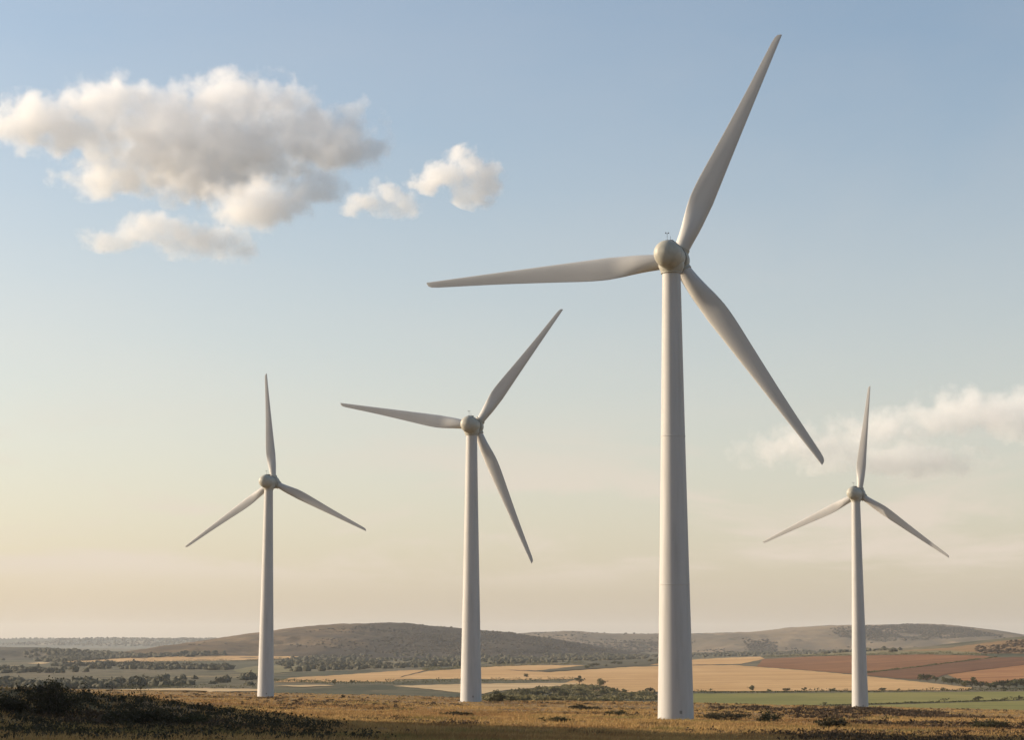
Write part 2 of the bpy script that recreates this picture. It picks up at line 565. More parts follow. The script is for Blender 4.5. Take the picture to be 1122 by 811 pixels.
field('wheat', [(68, 726.3), (92, 722.6), (162, 718.4), (271, 719.6), (344, 720), (340, 721.3), (272, 724), (150, 725.8)])
field('wheat_pale', [(30, 727.6), (44, 726.2), (55, 727), (46, 728.4)])
field('olive', [(254, 735), (280, 730.5), (345, 727), (338, 735), (300, 739), (268, 739.6)])
field('wheat_pale', [(120, 757), (200, 755.2), (285, 756), (285, 758.5), (180, 759.5)])
field('wheat_pale', [(300, 752.5), (345, 751.4), (372, 752.2), (330, 753.8)])
field('olive', [(400, 728), (470, 725.8), (540, 727), (520, 729.5), (440, 731.5)])
field('scrubland', [(588, 737.3), (641, 730.4), (655, 725), (719, 722), (735, 724), (712, 729.2), (680, 731.5)])
field('knoll', [(985, 714.2), (1040, 710.5), (1070, 706.5), (1100, 702.5), (1145, 700), (1145, 717), (1080, 716.8), (1040, 713.6)], 'heath')

# ------------------------------------------------------------------ wind turbines
m, nb, b = new_mat('white_paint', .58, .2)
P = nb.coord('Object')
c = nb.mix(nb.ramp(nb.noise(nb.scaled(P, (1, 1, .07)), .9, 6, .65), .42, .75, 0, .7), (.44, .43, .415), (.33, .32, .30))
c = nb.mix(nb.ramp(nb.noise(P, .35, 5, .6), .5, .8, 0, .35), c, (.41, .40, .375))
nb.put(b.inputs['Base Color'], c)
M['paint'] = m
m, nb, b = new_mat('blade_gelcoat', .5, .25)
P = nb.coord('Object')
c = nb.mix(nb.ramp(nb.noise(nb.scaled(P, (1, 1, .15)), .8, 6, .65), .42, .8, 0, .5), (.48, .47, .45), (.37, .36, .34))
nb.put(b.inputs['Base Color'], c)
M['gelcoat'] = m
m, nb, b = new_mat('nacelle_shell', .5, .3)
c = nb.mix(nb.ramp(nb.noise(nb.coord('Object'), .8, 6, .65), .42, .75, 0, .6), (.36, .35, .30), (.26, .25, .215))
nb.put(b.inputs['Base Color'], c)
M['shell'] = m
m, nb, b = new_mat('dark_seal', .7, .3)
b.inputs['Base Color'].default_value = (.09, .09, .085, 1)
M['seal'] = m
m, nb, b = new_mat('concrete', .9, .2)
nb.put(b.inputs['Base Color'], nb.mix(nb.noise(nb.coord('Object'), 1.5, 6, .6), (.30, .28, .25), (.20, .19, .17)))
M['concrete'] = m


def lathe(name, prof, n, mat, parent, axis='Z', smooth=True, caps=True):
    """prof: (along, radius). Closed ends."""
    V, F = [], []
    for a, r in prof:
        for k in range(n):
            th = 2 * math.pi * k / n
            c_, s_ = r * math.cos(th), r * math.sin(th)
            V.append((c_, s_, a) if axis == 'Z' else (c_, a, s_))
    for i in range(len(prof) - 1):
        for k in range(n):
            q = (i * n + k, i * n + (k + 1) % n, (i + 1) * n + (k + 1) % n, (i + 1) * n + k)
            F.append(q if axis == 'Z' else q[::-1])
    bm = bmesh.new()
    vs = [bm.verts.new(v) for v in V]
    for q in F:
        bm.faces.new([vs[i] for i in q])
    if caps:
        bm.faces.new(vs[:n][::-1] if axis == 'Z' else vs[:n])
        bm.faces.new(vs[-n:] if axis == 'Z' else vs[-n:][::-1])
    bmesh.ops.recalc_face_normals(bm, faces=bm.faces[:])
    for f in bm.faces:
        f.smooth = smooth
    for e in bm.edges:
        if len(e.link_faces) == 2 and e.calc_face_angle(0) > R(40):
            e.smooth = False
    me = bpy.data.meshes.new(name)
    bm.to_mesh(me)
    bm.free()
    me.materials.append(mat)
    return link(name, me, parent)


def boxes(name, bs, mat, parent, bev=.03):
    bm = bmesh.new()
    for (x, y, z), (sx, sy, sz) in bs:
        bmesh.ops.create_cube(bm, size=1, matrix=Matrix.Translation((x, y, z)) @ Matrix.Diagonal((sx, sy, sz, 1)))
    bmesh.ops.bevel(bm, geom=bm.edges[:], offset=bev, segments=2, affect='EDGES')
    me = bpy.data.meshes.new(name)
    bm.to_mesh(me)
    bm.free()
    me.materials.append(mat)
    return link(name, me, parent)


def blade_mesh(Rr, slim=1.0):
    """Blade along +Z from the hub centre; the chord lies in X (trailing edge at -X), thickness in Y."""
    n = 28
    st = [0.034, .045, .06, .08, .105, .135, .17, .205, .24, .265, .29, .33, .38, .45, .55, .65, .75, .84, .91, .955, .98, .993, 1.0]
    V, F = [], []
    s40 = Rr / 39.5 * slim
    for r in st:
        chord = np.interp(r, [.03, .05, .10, .16, .22, .265, .31, .38, .5, .7, .9, .965, .985, .995, 1.0],
                          [2.3, 2.3, 2.6, 3.15, 3.58, 3.74, 3.68, 3.38, 2.8, 1.95, 1.26, 1.04, .88, .62, .2]) * s40
        circ = float(1 - sstep(r, .05, .24))
        tr = np.interp(r, [.05, .12, .22, .4, .7, 1.0], [1.0, .66, .36, .25, .19, .15])
        tw = R(float(np.interp(r, [.05, .2, .4, .7, 1.0], [18, 15, 9, 4, 1])))
        lead = np.interp(r, [.03, .08, .16, .26, .5, 1.0], [1.15, 1.22, 1.45, 1.6, 1.2, .44]) * s40
        for k in range(n):
            th = 2 * math.pi * k / n
            cx = .5 * (1 + math.cos(th))                       # 1 = leading edge
            t = 1 - cx
            yt = 5 * tr * (.2969 * math.sqrt(t) - .126 * t - .3516 * t * t + .2843 * t ** 3 - .1015 * t ** 4) * (1 if math.sin(th) >= 0 else -.75)
            ax = (cx - 1) * chord + lead
            ay = yt * chord
            rx, ry = .5 * chord * math.cos(th), .5 * chord * math.sin(th)
            px_, py_ = ax * (1 - circ) + rx * circ, ay * (1 - circ) + ry * circ
            x_ = px_ * math.cos(tw) - py_ * math.sin(tw)
            y_ = px_ * math.sin(tw) + py_ * math.cos(tw)
            V.append((x_, y_ + 1.1 * r * r * s40 * .6, r * Rr))
    m_ = len(st)
    for i in range(m_ - 1):
        for k in range(n):
            F.append((i * n + k, i * n + (k + 1) % n, (i + 1) * n + (k + 1) % n, (i + 1) * n + k))
    bm = bmesh.new()
    vs = [bm.verts.new(v) for v in V]
    for q in F:
        bm.faces.new([vs[i] for i in q])
    bm.faces.new(vs[:n])
    bm.faces.new(vs[-n:])
    bmesh.ops.recalc_face_normals(bm, faces=bm.faces[:])
    for f in bm.faces:
        f.smooth = True
    for e in bm.edges:
        if len(e.link_faces) == 2 and e.calc_face_angle(0) > R(75):
            e.smooth = False
    me = bpy.data.meshes.new('blade')
    bm.to_mesh(me)
    bm.free()
    me.materials.append(M['gelcoat'])
    return me


def turbine(label, base_uv, hub_uv, tips, dist, tower_top_u, slim=1.0):
    x, yb = at(base_uv[0], base_uv[1], dist)[:2]
    zb = float(ground_h(x, yb)) - .1
    hub_z = at(hub_uv[0], hub_uv[1], dist).z
    root = bpy.data.objects.new('wind_turbine', None)
    C.objects.link(root)
    root.location = (x, yb, zb)
    tag(root, label, 'wind turbine', 'wind turbines standing on the moor')
    hh = hub_z - zb
    over = 3.9
    off = (hub_uv[0] - tower_top_u) / FPX * dist
    yaw = -math.asin(off / over) - math.atan2(x, yb)        # rotor faces away from the viewer, turned a little right
    top = hh - 2.75
    prof = [(-.6, 2.84), (.0, 2.84)]
    for k in range(1, 41):
        t = k / 40
        prof.append((top * t, 2.84 + (1.47 - 2.84) * (t * .90 + .10 * t * t) - .18 * math.sin(math.pi * min(1, t * 1.0)) * .5))
    tw = lathe('tower', prof, 72, M['paint'], root)
    for k in (.30, .63):
        i = int(40 * k)
        r = prof[i + 1][1]
        lathe('flange', [(top * k - .09, r + .002), (top * k - .06, r + .035), (top * k + .06, r + .035), (top * k + .09, r + .002)], 72, M['paint'], tw)
    lathe('foundation', [(-.9, 3.6), (.10, 3.6), (.17, 3.5), (.18, 2.9)], 60, M['concrete'], root)
    vent = boxes('vent', [((0, 0, .12 * k), (.42, .10, .07)) for k in range(4)], M['seal'], tw, .01)
    a = R(12)
    vent.location = (2.79 * math.sin(a), -2.79 * math.cos(a), 1.35)
    vent.rotation_euler = (0, 0, a)
    # nacelle: an egg-shaped shell; +Y is towards the rotor
    def part(o):
        o.location = (0, 0, hh)
        o.rotation_euler = (0, 0, yaw)
        return o
    pr = []
    for k in range(41):
        e = k / 40
        yy = -5.0 + 7.9 * e
        d_ = abs(e - .40) / (.40 if e < .40 else .95)
        r = 2.25 * max(0.0, 1 - d_ ** (3.2 if e < .40 else 2.4)) ** (.46 if e < .40 else .55)
        pr.append((yy, max(r, .02)))
    nac = part(lathe('nacelle', pr, 56, M['shell'], root, axis='Y'))
    for v in nac.data.vertices:
        v.co.z *= .97 if v.co.z > 0 else 1.02
    lathe('yaw_collar', [(-2.84, 1.54), (-2.80, 1.70), (-2.66, 1.72), (-2.6, 1.66), (-2.2, 1.85), (-1.6, 2.08), (-1.0, 2.05)], 56, M['shell'], nac)
    lathe('seam', [(1.3, 1.8), (1.3, 2.18), (1.38, 2.165), (1.38, 1.8)], 56, M['seal'], nac, axis='Y')
    def shell_r(yy):
        return float(np.interp(yy, [p_[0] for p_ in pr], [p_[1] for p_ in pr]))
    for ys_ in (-2.6, -.4):
        r0, r1 = shell_r(ys_ - .03), shell_r(ys_ + .03)
        lathe('seam', [(ys_ - .03, r0 * .9), (ys_ - .03, r0 + .012), (ys_ + .03, r1 + .012), (ys_ + .03, r1 * .9)], 56, M['seal'], nac, axis='Y')
    boxes('roof_rail', [((-.55, -.5, 2.36), (.06, 1.7, .22)), ((.55, -.5, 2.36), (.06, 1.7, .22)), ((0, -1.3, 2.44), (1.1, .06, .08)), ((0, .3, 2.46), (1.1, .06, .08)), ((0, -.45, 2.30), (.8, .9, .14))], M['seal'], nac, .015)
    boxes('weather_mast', [((-.42, -1.0, 2.9), (.05, .05, 1.5)), ((.1, -1.0, 2.65), (.05, .05, 1.0)), ((-.42, -1.0, 3.6), (.5, .05, .05)), ((-.65, -1.0, 3.71), (.14, .14, .2)), ((-.2, -1.0, 3.69), (.2, .05, .16))], M['seal'], nac, .01)
    hub = part(lathe('hub', [(2.60, 1.6), (2.64, 2.05), (2.9, 2.15), (4.3, 2.15), (5.2, 1.85), (5.8, 1.5), (6.25, 1.0), (6.5, .5), (6.58, .05)], 56, M['shell'], root, axis='Y'))
    # blades: the angle of each from where its tip stands in the rotor's plane
    hubc = Vector((x, yb, zb + hh)) + Matrix.Rotation(yaw, 3, 'Z') @ Vector((0, over, 0))
    nrm = Matrix.Rotation(yaw, 3, 'Z') @ Vector((0, 1, 0))
    right = Matrix.Rotation(yaw, 3, 'Z') @ Vector((1, 0, 0))
    origin = Vector((0, 0, EYE))
    got = []
    for tu, tv in tips:
        a_, b_ = ray(tu, tv)
        d = Vector((a_, 1, b_))
        p = origin + d * ((hubc - origin).dot(nrm) / d.dot(nrm)) - hubc
        got.append((math.atan2(p.dot(right), p.z), p.length))
    Rr = sum(g[1] for g in got) / 3
    print('TURBINE', label[:30], 'hub height %.1f' % hh, 'yaw %.1f' % math.degrees(yaw), 'R', [round(g[1], 1) for g in got], [round(math.degrees(g[0])) for g in got])
    me = blade_mesh(Rr, slim)
    for ang, ln in got:
        bl = link('blade', me, root)
        ln = Rr + (ln - Rr) * .9
        bl.matrix_local = Matrix.Translation((0, 0, hh)) @ Matrix.Rotation(yaw, 4, 'Z') @ Matrix.Translation((0, over, 0)) @ Matrix.Rotation(ang, 4, 'Y') @ Matrix.Scale(-1 if BLADE_FLIP else 1, 4, (1, 0, 0)) @ Matrix.Scale(ln / Rr, 4, (0, 0, 1))
        lathe('root_collar', [(1.6, 1.25), (1.65, 1.36), (2.35, 1.36), (2.42, 1.22)], 36, M['shell'], bl)
    return root


BLADE_FLIP = False
turbine('tallest white wind turbine in front, its tower the widest', (740.5, 788), (743, 281), [(853, 36), (465, 312), (902, 507)], 333, 737.3)
turbine('second largest white wind turbine, left of the tallest one', (516, 770), (521.5, 466), [(615, 338), (372, 443), (583, 617)], 560, 517, .95)
turbine('small white wind turbine farthest left, one blade pointing straight up', (291, 764), (299, 528), [(290.5, 409.5), (202, 600), (400.5, 581)], 721, 293.7, .88)
turbine('small white wind turbine on the right near green fields', (942.5, 776), (943, 541), [(952, 423), (835, 595), (1039.5, 610.5)], 724, 939, .88)

# ------------------------------------------------------------------ vegetation
def leaf_mat(name, a, b_, dark, trans=.25):
    m, nb, b = new_mat(name, .75, .15)
    at_ = nb.n.new('ShaderNodeAttribute')
    at_.attribute_name = 'tint'
    oi = nb.n.new('ShaderNodeObjectInfo')
    c = nb.mix(at_.outputs['Fac'], a, b_)
    c = nb.mix(nb.ramp(nb.noise(nb.coord('Object'), .35, 4, .6), .45, .7, 0, .7), c, dark)
    c = nb.mix(nb.math('MULTIPLY', oi.outputs['Random'], .35), c, dark)
    nb.put(b.inputs['Base Color'], c)
    tr = nb.n.new('ShaderNodeBsdfTranslucent')
    nb.put(tr.inputs['Color'], c)
    mx = nb.n.new('ShaderNodeMixShader')
    mx.inputs[0].default_value = trans
    nb.l.new(b.outputs[0], mx.inputs[1])
    nb.l.new(tr.outputs[0], mx.inputs[2])
    nb.l.new(mx.outputs[0], nb.n['Material Output'].inputs['Surface'])
    return m


M['leaf'] = leaf_mat('hedge_leaves', (.082, .088, .036), (.14, .125, .052), (.055, .058, .028))
M['leaf_bush'] = leaf_mat('bush_leaves', (.052, .052, .022), (.095, .082, .036), (.030, .030, .016))
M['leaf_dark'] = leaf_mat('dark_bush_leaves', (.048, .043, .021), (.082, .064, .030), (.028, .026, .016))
M['leaf_olive'] = leaf_mat('olive_bush_leaves', (.11, .10, .035), (.17, .14, .05), (.07, .065, .028))
M['heather'] = leaf_mat('brown_heather', (.075, .048, .028), (.12, .078, .042), (.042, .028, .019), .1)
M['scrub_olive'] = leaf_mat('olive_scrub_leaves', (.15, .135, .060), (.21, .175, .085), (.095, .09, .042))
M['brown_scrub'] = leaf_mat('brown_heath_leaves', (.062, .040, .024), (.105, .068, .036), (.036, .026, .018), .1)
M['hill_wood'] = leaf_mat('hillside_leaves', (.052, .045, .030), (.078, .064, .042), (.042, .037, .026), .1)
M['straw'] = leaf_mat('straw_grass', (.39, .245, .090), (.56, .38, .155), (.28, .16, .06), .35)
nb = NB(M['straw'].node_tree)
b = M['straw'].node_tree.nodes['Principled BSDF']
src = b.inputs['Base Color'].links[0].from_socket
P = nb.coord('Object')
c = nb.mix(nb.ramp(nb.noise(P, .030, 5, .62), .46, .60, 0, .8), src, (.25, .135, .055))
c = nb.mix(nb.ramp(nb.noise(nb.vec('ADD', P, (40, 80, 0)), .042, 5, .65), .53, .64, 0, .8), c, (.19, .16, .055))
c = nb.mix(nb.ramp(nb.noise(nb.vec('ADD', P, (90, 10, 0)), .09, 6, .68), .56, .66, 0, .85), c, (.085, .055, .03))
nb.put(b.inputs['Base Color'], c)
for n_ in M['straw'].node_tree.nodes:
    if n_.type == 'BSDF_TRANSLUCENT':
        nb.put(n_.inputs['Color'], c)
M['wood_far'] = leaf_mat('woodland_leaves', (.068, .068, .040), (.110, .095, .055), (.052, .052, .032), .1)
m, nb, b = new_mat('bark', .9, .1)
nb.put(b.inputs['Base Color'], nb.mix(nb.noise(nb.coord('Object'), 6, 4, .6), (.075, .058, .042), (.12, .095, .07)))
M['bark'] = m
M['twig'] = m


def cards(cen, size, g, squash=1.0, up=0.0):
    """Little leaf-clump quads with random tilt round the given centres -> verts, faces, tint."""
    n = len(cen)
    a = g.normal(size=(n, 3))
    a[:, 2] *= squash
    a /= np.linalg.norm(a, axis=1)[:, None] + 1e-9
    b_ = np.cross(a, g.normal(size=(n, 3)))
    b_ /= np.linalg.norm(b_, axis=1)[:, None] + 1e-9
    s = (np.asarray(size) * g.uniform(.55, 1.35, n))[:, None]
    k = g.uniform(.45, .9, n)[:, None]
    V = np.stack([cen - a * s * .5, cen + b_ * s * .5 * k + a * s * .08, cen + a * s * .5, cen - b_ * s * .5 * k], 1).reshape(-1, 3)
    F = np.arange(4 * n).reshape(n, 4)
    return V, F, np.repeat(g.random(n), 4)


def tubes(segs, n=5):
    """segs: (p0, r0, p1, r1) tapered limbs."""
    V, F = [], []
    for p0, r0, p1, r1 in segs:
        p0, p1 = Vector(p0), Vector(p1)
        d = (p1 - p0).normalized()
        x = d.orthogonal().normalized()
        y = d.cross(x)
        o_ = len(V)
        for p, r in ((p0, r0), (p1, r1)):
            for k in range(n):
                th = 2 * math.pi * k / n
                V.append(p + x * r * math.cos(th) + y * r * math.sin(th))
        for k in range(n):
            F.append((o_ + k, o_ + (k + 1) % n, o_ + n + (k + 1) % n, o_ + n + k))
    return np.array([tuple(v) for v in V]), np.array(F)


def bush_meshes(wd, hg, leaf, nleaf, mat, seed, stems=16, airy=.0):
    """Spreading bush: stems fanning from the root, foliage gathered round the twigs."""
    g = np.random.default_rng(seed)
    segs, tips = [], []
    for k in range(stems):
        th = g.uniform(0, 2 * math.pi)
        rr = wd * .5 * math.sqrt(g.uniform(.02, 1))
        p1 = np.array([rr * math.cos(th), rr * math.sin(th) * .85, hg * g.uniform(.55, 1.0) * (1 - .45 * (rr / (wd * .5)) ** 2)])
        p0 = np.array([p1[0] * .25, p1[1] * .25, -.15])
        pm = (p0 + p1) / 2 + g.normal(size=3) * wd * .05
        segs += [(p0, .035 * hg, pm, .022 * hg), (pm, .022 * hg, p1, .006 * hg)]
        for j in range(4):
            q = pm + (p1 - pm) * g.uniform(.1, 1)
            q1 = q + g.normal(size=3) * np.array([wd * .12, wd * .12, hg * .14]) + np.array([0, 0, hg * .06])
            segs.append((q, .012 * hg, q1, .003 * hg))
            tips += [q, q1]
        tips += [p1, pm]
    tips = np.array(tips)
    tips = tips[tips[:, 2] > 0.05 * hg]
    w_ = g.random(len(tips)) ** 1.5 + .08
    c = tips[g.choice(len(tips), nleaf, p=w_ / w_.sum())]
    c = c + g.normal(size=c.shape) * np.array([wd * .055, wd * .055, hg * .075]) * g.uniform(.3, 1.3, (nleaf, 1))
    c[:, 2] = np.maximum(c[:, 2], .02)
    V, F, T = cards(c, leaf, g)
    return mesh_np('foliage', V, F, [mat], False, {'tint': T}), mesh_np('branches', *tubes(segs), [M['bark']])


def tree_meshes(hg, cw, leaf, nleaf, mat, seed):
    """Broad tree: tapered trunk, forking limbs, clumps of foliage with gaps between them."""
    g = np.random.default_rng(seed)
    segs, cl = [], []
    th_ = hg * g.uniform(.20, .30)
    top = np.array([g.normal() * .04 * hg, g.normal() * .04 * hg, th_])
    segs.append(((0, 0, -.3), .045 * hg, top, .032 * hg))
    for k in range(int(g.integers(6, 9))):
        a = g.uniform(0, 6.28)
        r = cw * .5 * g.uniform(.35, .85)
        e = top + np.array([r * math.cos(a), r * math.sin(a), hg * g.uniform(.12, .62)])
        segs.append((top, .022 * hg, e, .006 * hg))
        cl.append((e, g.uniform(.16, .27) * cw))
        for j in range(2):
            e2 = e + g.normal(size=3) * np.array([.17 * cw, .17 * cw, .10 * hg])
            e2[2] = min(max(e2[2], th_ * .8), hg * .96)
            segs.append((e, .006 * hg, e2, .002 * hg))
            cl.append((e2, g.uniform(.10, .20) * cw))
    e = np.array([0, 0, hg * .86])
    segs.append((top, .022 * hg, e, .004 * hg))
    cl.append((e, .2 * cw))
    C_ = []
    vol = np.array([c_[1] ** 2 for c_ in cl])
    for (p, r), n in zip(cl, (vol / vol.sum() * nleaf).astype(int) + 3):
        d = g.normal(size=(n, 3))
        d /= np.linalg.norm(d, axis=1)[:, None]
        C_.append(p + d * r * g.uniform(.35, 1.05, (n, 1)) * np.array([1, 1, .8]))
    V, F, T = cards(np.concatenate(C_), leaf, g)
    return mesh_np('crown', V, F, [mat], False, {'tint': T}), mesh_np('trunk', *tubes(segs, 6), [M['bark']])


def plant(name, label, cat, meshes, names, loc, rz=0.0, s=(1, 1, 1), group=None):
    root = bpy.data.objects.new(name, None)
    C.objects.link(root)
    root.location, root.scale = loc, s
    root.rotation_euler = (0, 0, rz)
    tag(root, label, cat, group)
    for me, nm in zip(meshes, names):
        link(nm, me, root)
    return root


def proj(x, y, z):
    cp, sp = math.cos(PITCH), math.sin(PITCH)
    dz = z - EYE
    d = y * cp + dz * sp
    return W0 / 2 + FPX * x / d, H0 / 2 - FPX * (-y * sp + dz * cp) / d


def inside(poly, u, v):
    r = np.zeros(len(u), bool)
    n = len(poly)
    for i in range(n):
        (x1, y1), (x2, y2) = poly[i], poly[(i + 1) % n]
        c_ = ((y1 > v) != (y2 > v))
        with np.errstate(divide='ignore', invalid='ignore'):
            r ^= c_ & (u < (x2 - x1) * (v - y1) / (y2 - y1 + 1e-12) + x1)
    return r


def scatter(poly, n, ymin, ymax, g, fn=H):
    """n random places on the land that fall in a region of the view."""
    out, got = [], 0
    us = [p[0] for p in poly]
    for _ in range(60):
        y = g.uniform(ymin, ymax, 40000)
        x = ((g.uniform(min(us), max(us), 40000)) - W0 / 2) / FPX * y
        keep = g.random(40000) < y / ymax
        x, y = x[keep], y[keep]
        z = fn(x, y)
        u, v = proj(x, y, z)
        k = inside(poly, u, v)
        out.append(np.stack([x[k], y[k], z[k]], 1))
        got += k.sum()
        if got >= n:
            break
    return np.concatenate(out)[:n]


# --- grass: tufts over the moor (nobody could count them)
g = np.random.default_rng(21)
N = 190000
yy = 92 * (1 - g.random(N) * (1 - (92 / 900) ** .75)) ** (-1 / .75)
xx = g.uniform(-.275, .275, N) * yy + g.normal(size=N) * 2
lipy = 900 - .4 * xx
dn = fbm(xx, yy, 26, 4)
mo = np.maximum(gauss(xx, yy, -48, 185, 26, 34, 1), .62 * gauss(xx, yy, -30, 105, 26, 34, 1))
keep = (g.random(N) > .8 * np.minimum(1, mo * 1.6)) & (yy < lipy) & (g.random(N) < .45 + .55 * sstep(dn, -.25, .35))
xx, yy, dn = xx[keep], yy[keep], dn[keep]
zz = ground_h(xx, yy)
nb_ = 5
n = len(xx)
base = np.repeat(np.stack([xx, yy, zz - .03], 1), nb_, 0) + np.concatenate([g.normal(size=(n * nb_, 2)) * .16, np.zeros((n * nb_, 1))], 1)
hgt = np.repeat(.20 + .26 * g.random(n) + .12 * sstep(dn, 0, .8), nb_) * g.uniform(.6, 1.25, n * nb_)
lean = g.normal(size=(n * nb_, 2)) * .35 + np.array([.18, -.05])
ang = g.uniform(0, 6.28, n * nb_)
wd = np.repeat(.045 + .00009 * yy, nb_) * g.uniform(.6, 1.5, n * nb_)
dx = np.stack([np.cos(ang) * wd, np.sin(ang) * wd, np.zeros(n * nb_)], 1)
tip = base + np.stack([lean[:, 0] * hgt, lean[:, 1] * hgt, hgt], 1)
V = np.stack([base - dx, base + dx, tip], 1).reshape(-1, 3)
T = np.repeat(np.clip(np.repeat(g.random(n), nb_) * .7 + g.random(n * nb_) * .3, 0, 1), 3)
tag(link('moor_grass', mesh_np('moor_grass', V, np.arange(len(V)).reshape(-1, 3), [M['straw']], False, {'tint': T})),
    'short tawny moor grass around the wind turbines', 'grass', kind='stuff')

# --- heather and low scrub: dark clumps over the moor
def scrub(name, label, P3, size, hgt, per, mat, seed, leaf=.2):
    g = np.random.default_rng(seed)
    n = len(P3)
    r = size * g.uniform(.5, 1.5, n)
    h_ = hgt * g.uniform(.5, 1.4, n)
    d = g.normal(size=(n, per, 3))
    d /= np.linalg.norm(d, axis=2)[..., None]
    d[..., 2] = np.abs(d[..., 2])
    rad = g.uniform(.3, 1.05, (n, per, 1))
    c = P3[:, None, :] + d * rad * np.stack([r, r * .8, h_], 1)[:, None, :] * (1 + .25 * g.normal(size=(n, per, 1)))
    lf = np.repeat(leaf * (1 + .0012 * P3[:, 1]), per)
    V, F, T = cards(c.reshape(-1, 3), lf, g)
    T = np.clip(T * .5 + np.repeat(np.repeat(g.random(n), per), 4) * .5, 0, 1)
    return tag(link(name, mesh_np(name, V, F, [mat], False, {'tint': T})), label, 'scrub', kind='stuff')


g = np.random.default_rng(33)
N = 14000
yy = 130 * (1 - g.random(N) * (1 - (130 / 880) ** .9)) ** (-1 / .9)
xx = g.uniform(-.27, .27, N) * yy
k = (fbm(xx, yy * .8, 38, 4) > .22) & (yy < 870 - .4 * xx)
P3 = np.stack([xx[k], yy[k], ground_h(xx[k], yy[k])], 1)[:4200]
scrub('heather', 'low brown heather clumps scattered over the tawny moor', P3, .8, .36, 50, M['heather'], 5)
band = [(757, 777.5), (830, 775.5), (930, 777), (1010, 780), (1060, 786), (1140, 792), (1140, 801), (1060, 800), (980, 797), (900, 790), (850, 785), (757, 780)]
P3 = scatter(band, 2100, 260, 900, g, ground_h)
P3 = P3[fbm(P3[:, 0], P3[:, 1] * .5, 22, 4) + .25 * g.normal(size=len(P3)) > -.12]
scrub('heath_scrub', 'dark brown broken heath scrub in a band below the right turbine', P3, 1.2, .55, 80, M['brown_scrub'], 6, .26)
mound = [(-10, 757), (60, 758), (150, 768), (240, 779), (330, 790), (400, 800), (420, 815), (-10, 815)]
P3 = scatter(mound, 1300, 92, 330, g, ground_h)
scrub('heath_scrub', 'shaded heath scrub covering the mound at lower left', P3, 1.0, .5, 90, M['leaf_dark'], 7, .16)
slope = [(529, 763), (560, 758), (610, 753), (650, 752), (690, 760), (719, 760), (719, 769), (529, 769)]
P3 = scatter(slope, 500, 700, 1700, g)
scrub('valley_scrub', 'green scrub on the slope between the second and the tallest turbine', P3, 2.6, 1.2, 60, M['scrub_olive'], 8, .7)

# --- single bushes on the moor
BN = ('foliage', 'branches')
def moor_bush(label, u, v, wpx, hpx, mat, seed, leaf=.16, n=2400, stems=18, ymin=130):
    x, y = drop(u, v, ymin, 1400, ground_h)
    px = y / FPX
    ms = bush_meshes(wpx * px, hpx * px, leaf, n, M[mat], seed, stems)
    return plant('bush', label, 'bush', ms, BN, (x, y, float(ground_h(x, y)) - .05), 0, group='bushes on the moor')


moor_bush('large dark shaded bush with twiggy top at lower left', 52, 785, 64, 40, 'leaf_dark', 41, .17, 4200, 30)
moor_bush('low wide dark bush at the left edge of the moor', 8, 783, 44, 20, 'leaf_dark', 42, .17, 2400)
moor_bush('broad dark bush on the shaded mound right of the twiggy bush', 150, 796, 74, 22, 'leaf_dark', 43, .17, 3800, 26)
moor_bush('small grey green bush at the right foot of the shaded mound', 206, 797, 42, 14, 'leaf_bush', 44)
moor_bush('low dark green bush right beside the foot of the tallest turbine', 792, 789.5, 52, 9, 'leaf_dark', 45, .22, 2600, 24)
moor_bush('rounded olive bush left of the dark scrub band', 843, 793, 30, 13, 'leaf_olive', 46, .2, 1700)
moor_bush('dark hump of a bush in front of the dark scrub band', 913, 798, 40, 12, 'leaf_dark', 47, .2, 2200)
moor_bush('small dark bush between the second and the tallest turbine', 642, 778.5, 34, 6, 'leaf_dark', 48, .26, 1500)
moor_bush('low olive bush just left of the tallest turbine', 674, 785, 24, 6, 'leaf_bush', 49, .22, 1100)
moor_bush('dark green bush right beside the foot of the second turbine', 546, 769.5, 22, 8, 'leaf_bush', 50, .36, 1300)
moor_bush('tiny lone dark bush on the skyline of the moor right of the left turbine', 376, 765.5, 6, 4, 'leaf_dark', 51, .4, 260, 7)
moor_bush('brown bush at the right end of the dark scrub band', 1085, 800, 44, 11, 'leaf_bush', 52, .2, 2000)
moor_bush('low dark bush in the lit grass below the second turbine', 500, 785, 30, 5, 'leaf_dark', 53, .22, 1200)
moor_bush('flat brown bush at the shadow edge left of the tallest turbine', 610, 792, 36, 6, 'leaf_bush', 54, .2, 1300)

# --- saplings on the mound: a thin stem, a few bare twigs and a little foliage
def sapling(label, u, v, hpx, seed, leafy=60):
    x, y = drop(u, v, 130, 1400, ground_h)
    hg = hpx * y / FPX
    g = np.random.default_rng(seed)
    segs, tips = [], []
    p = np.array([0, 0, -.1])
    for k in range(6):
        q = p + np.array([g.normal() * .05 * hg, g.normal() * .05 * hg, hg * .19])
        segs.append((p, .035 * (1 - k * .13), q, .035 * (1 - (k + 1) * .13)))
        if k > 0:
            for j in range(3):
                e = q + np.array([g.normal() * .16 * hg, g.normal() * .16 * hg, hg * g.uniform(.02, .16)])
                segs.append((q, .016, e, .006))
                tips.append(e)
        p = q
    tips = np.array(tips)
    c = tips[g.integers(0, len(tips), leafy)] + g.normal(size=(leafy, 3)) * .07 * hg
    V, F, T = cards(c, .13, g)
    plant('sapling', label, 'sapling', (mesh_np('foliage', V, F, [M['leaf_bush']], False, {'tint': T}), mesh_np('stem', *tubes(segs), [M['bark']])),
          ('foliage', 'stem'), (x, y, float(ground_h(x, y)) - .03), group='saplings on the mound')


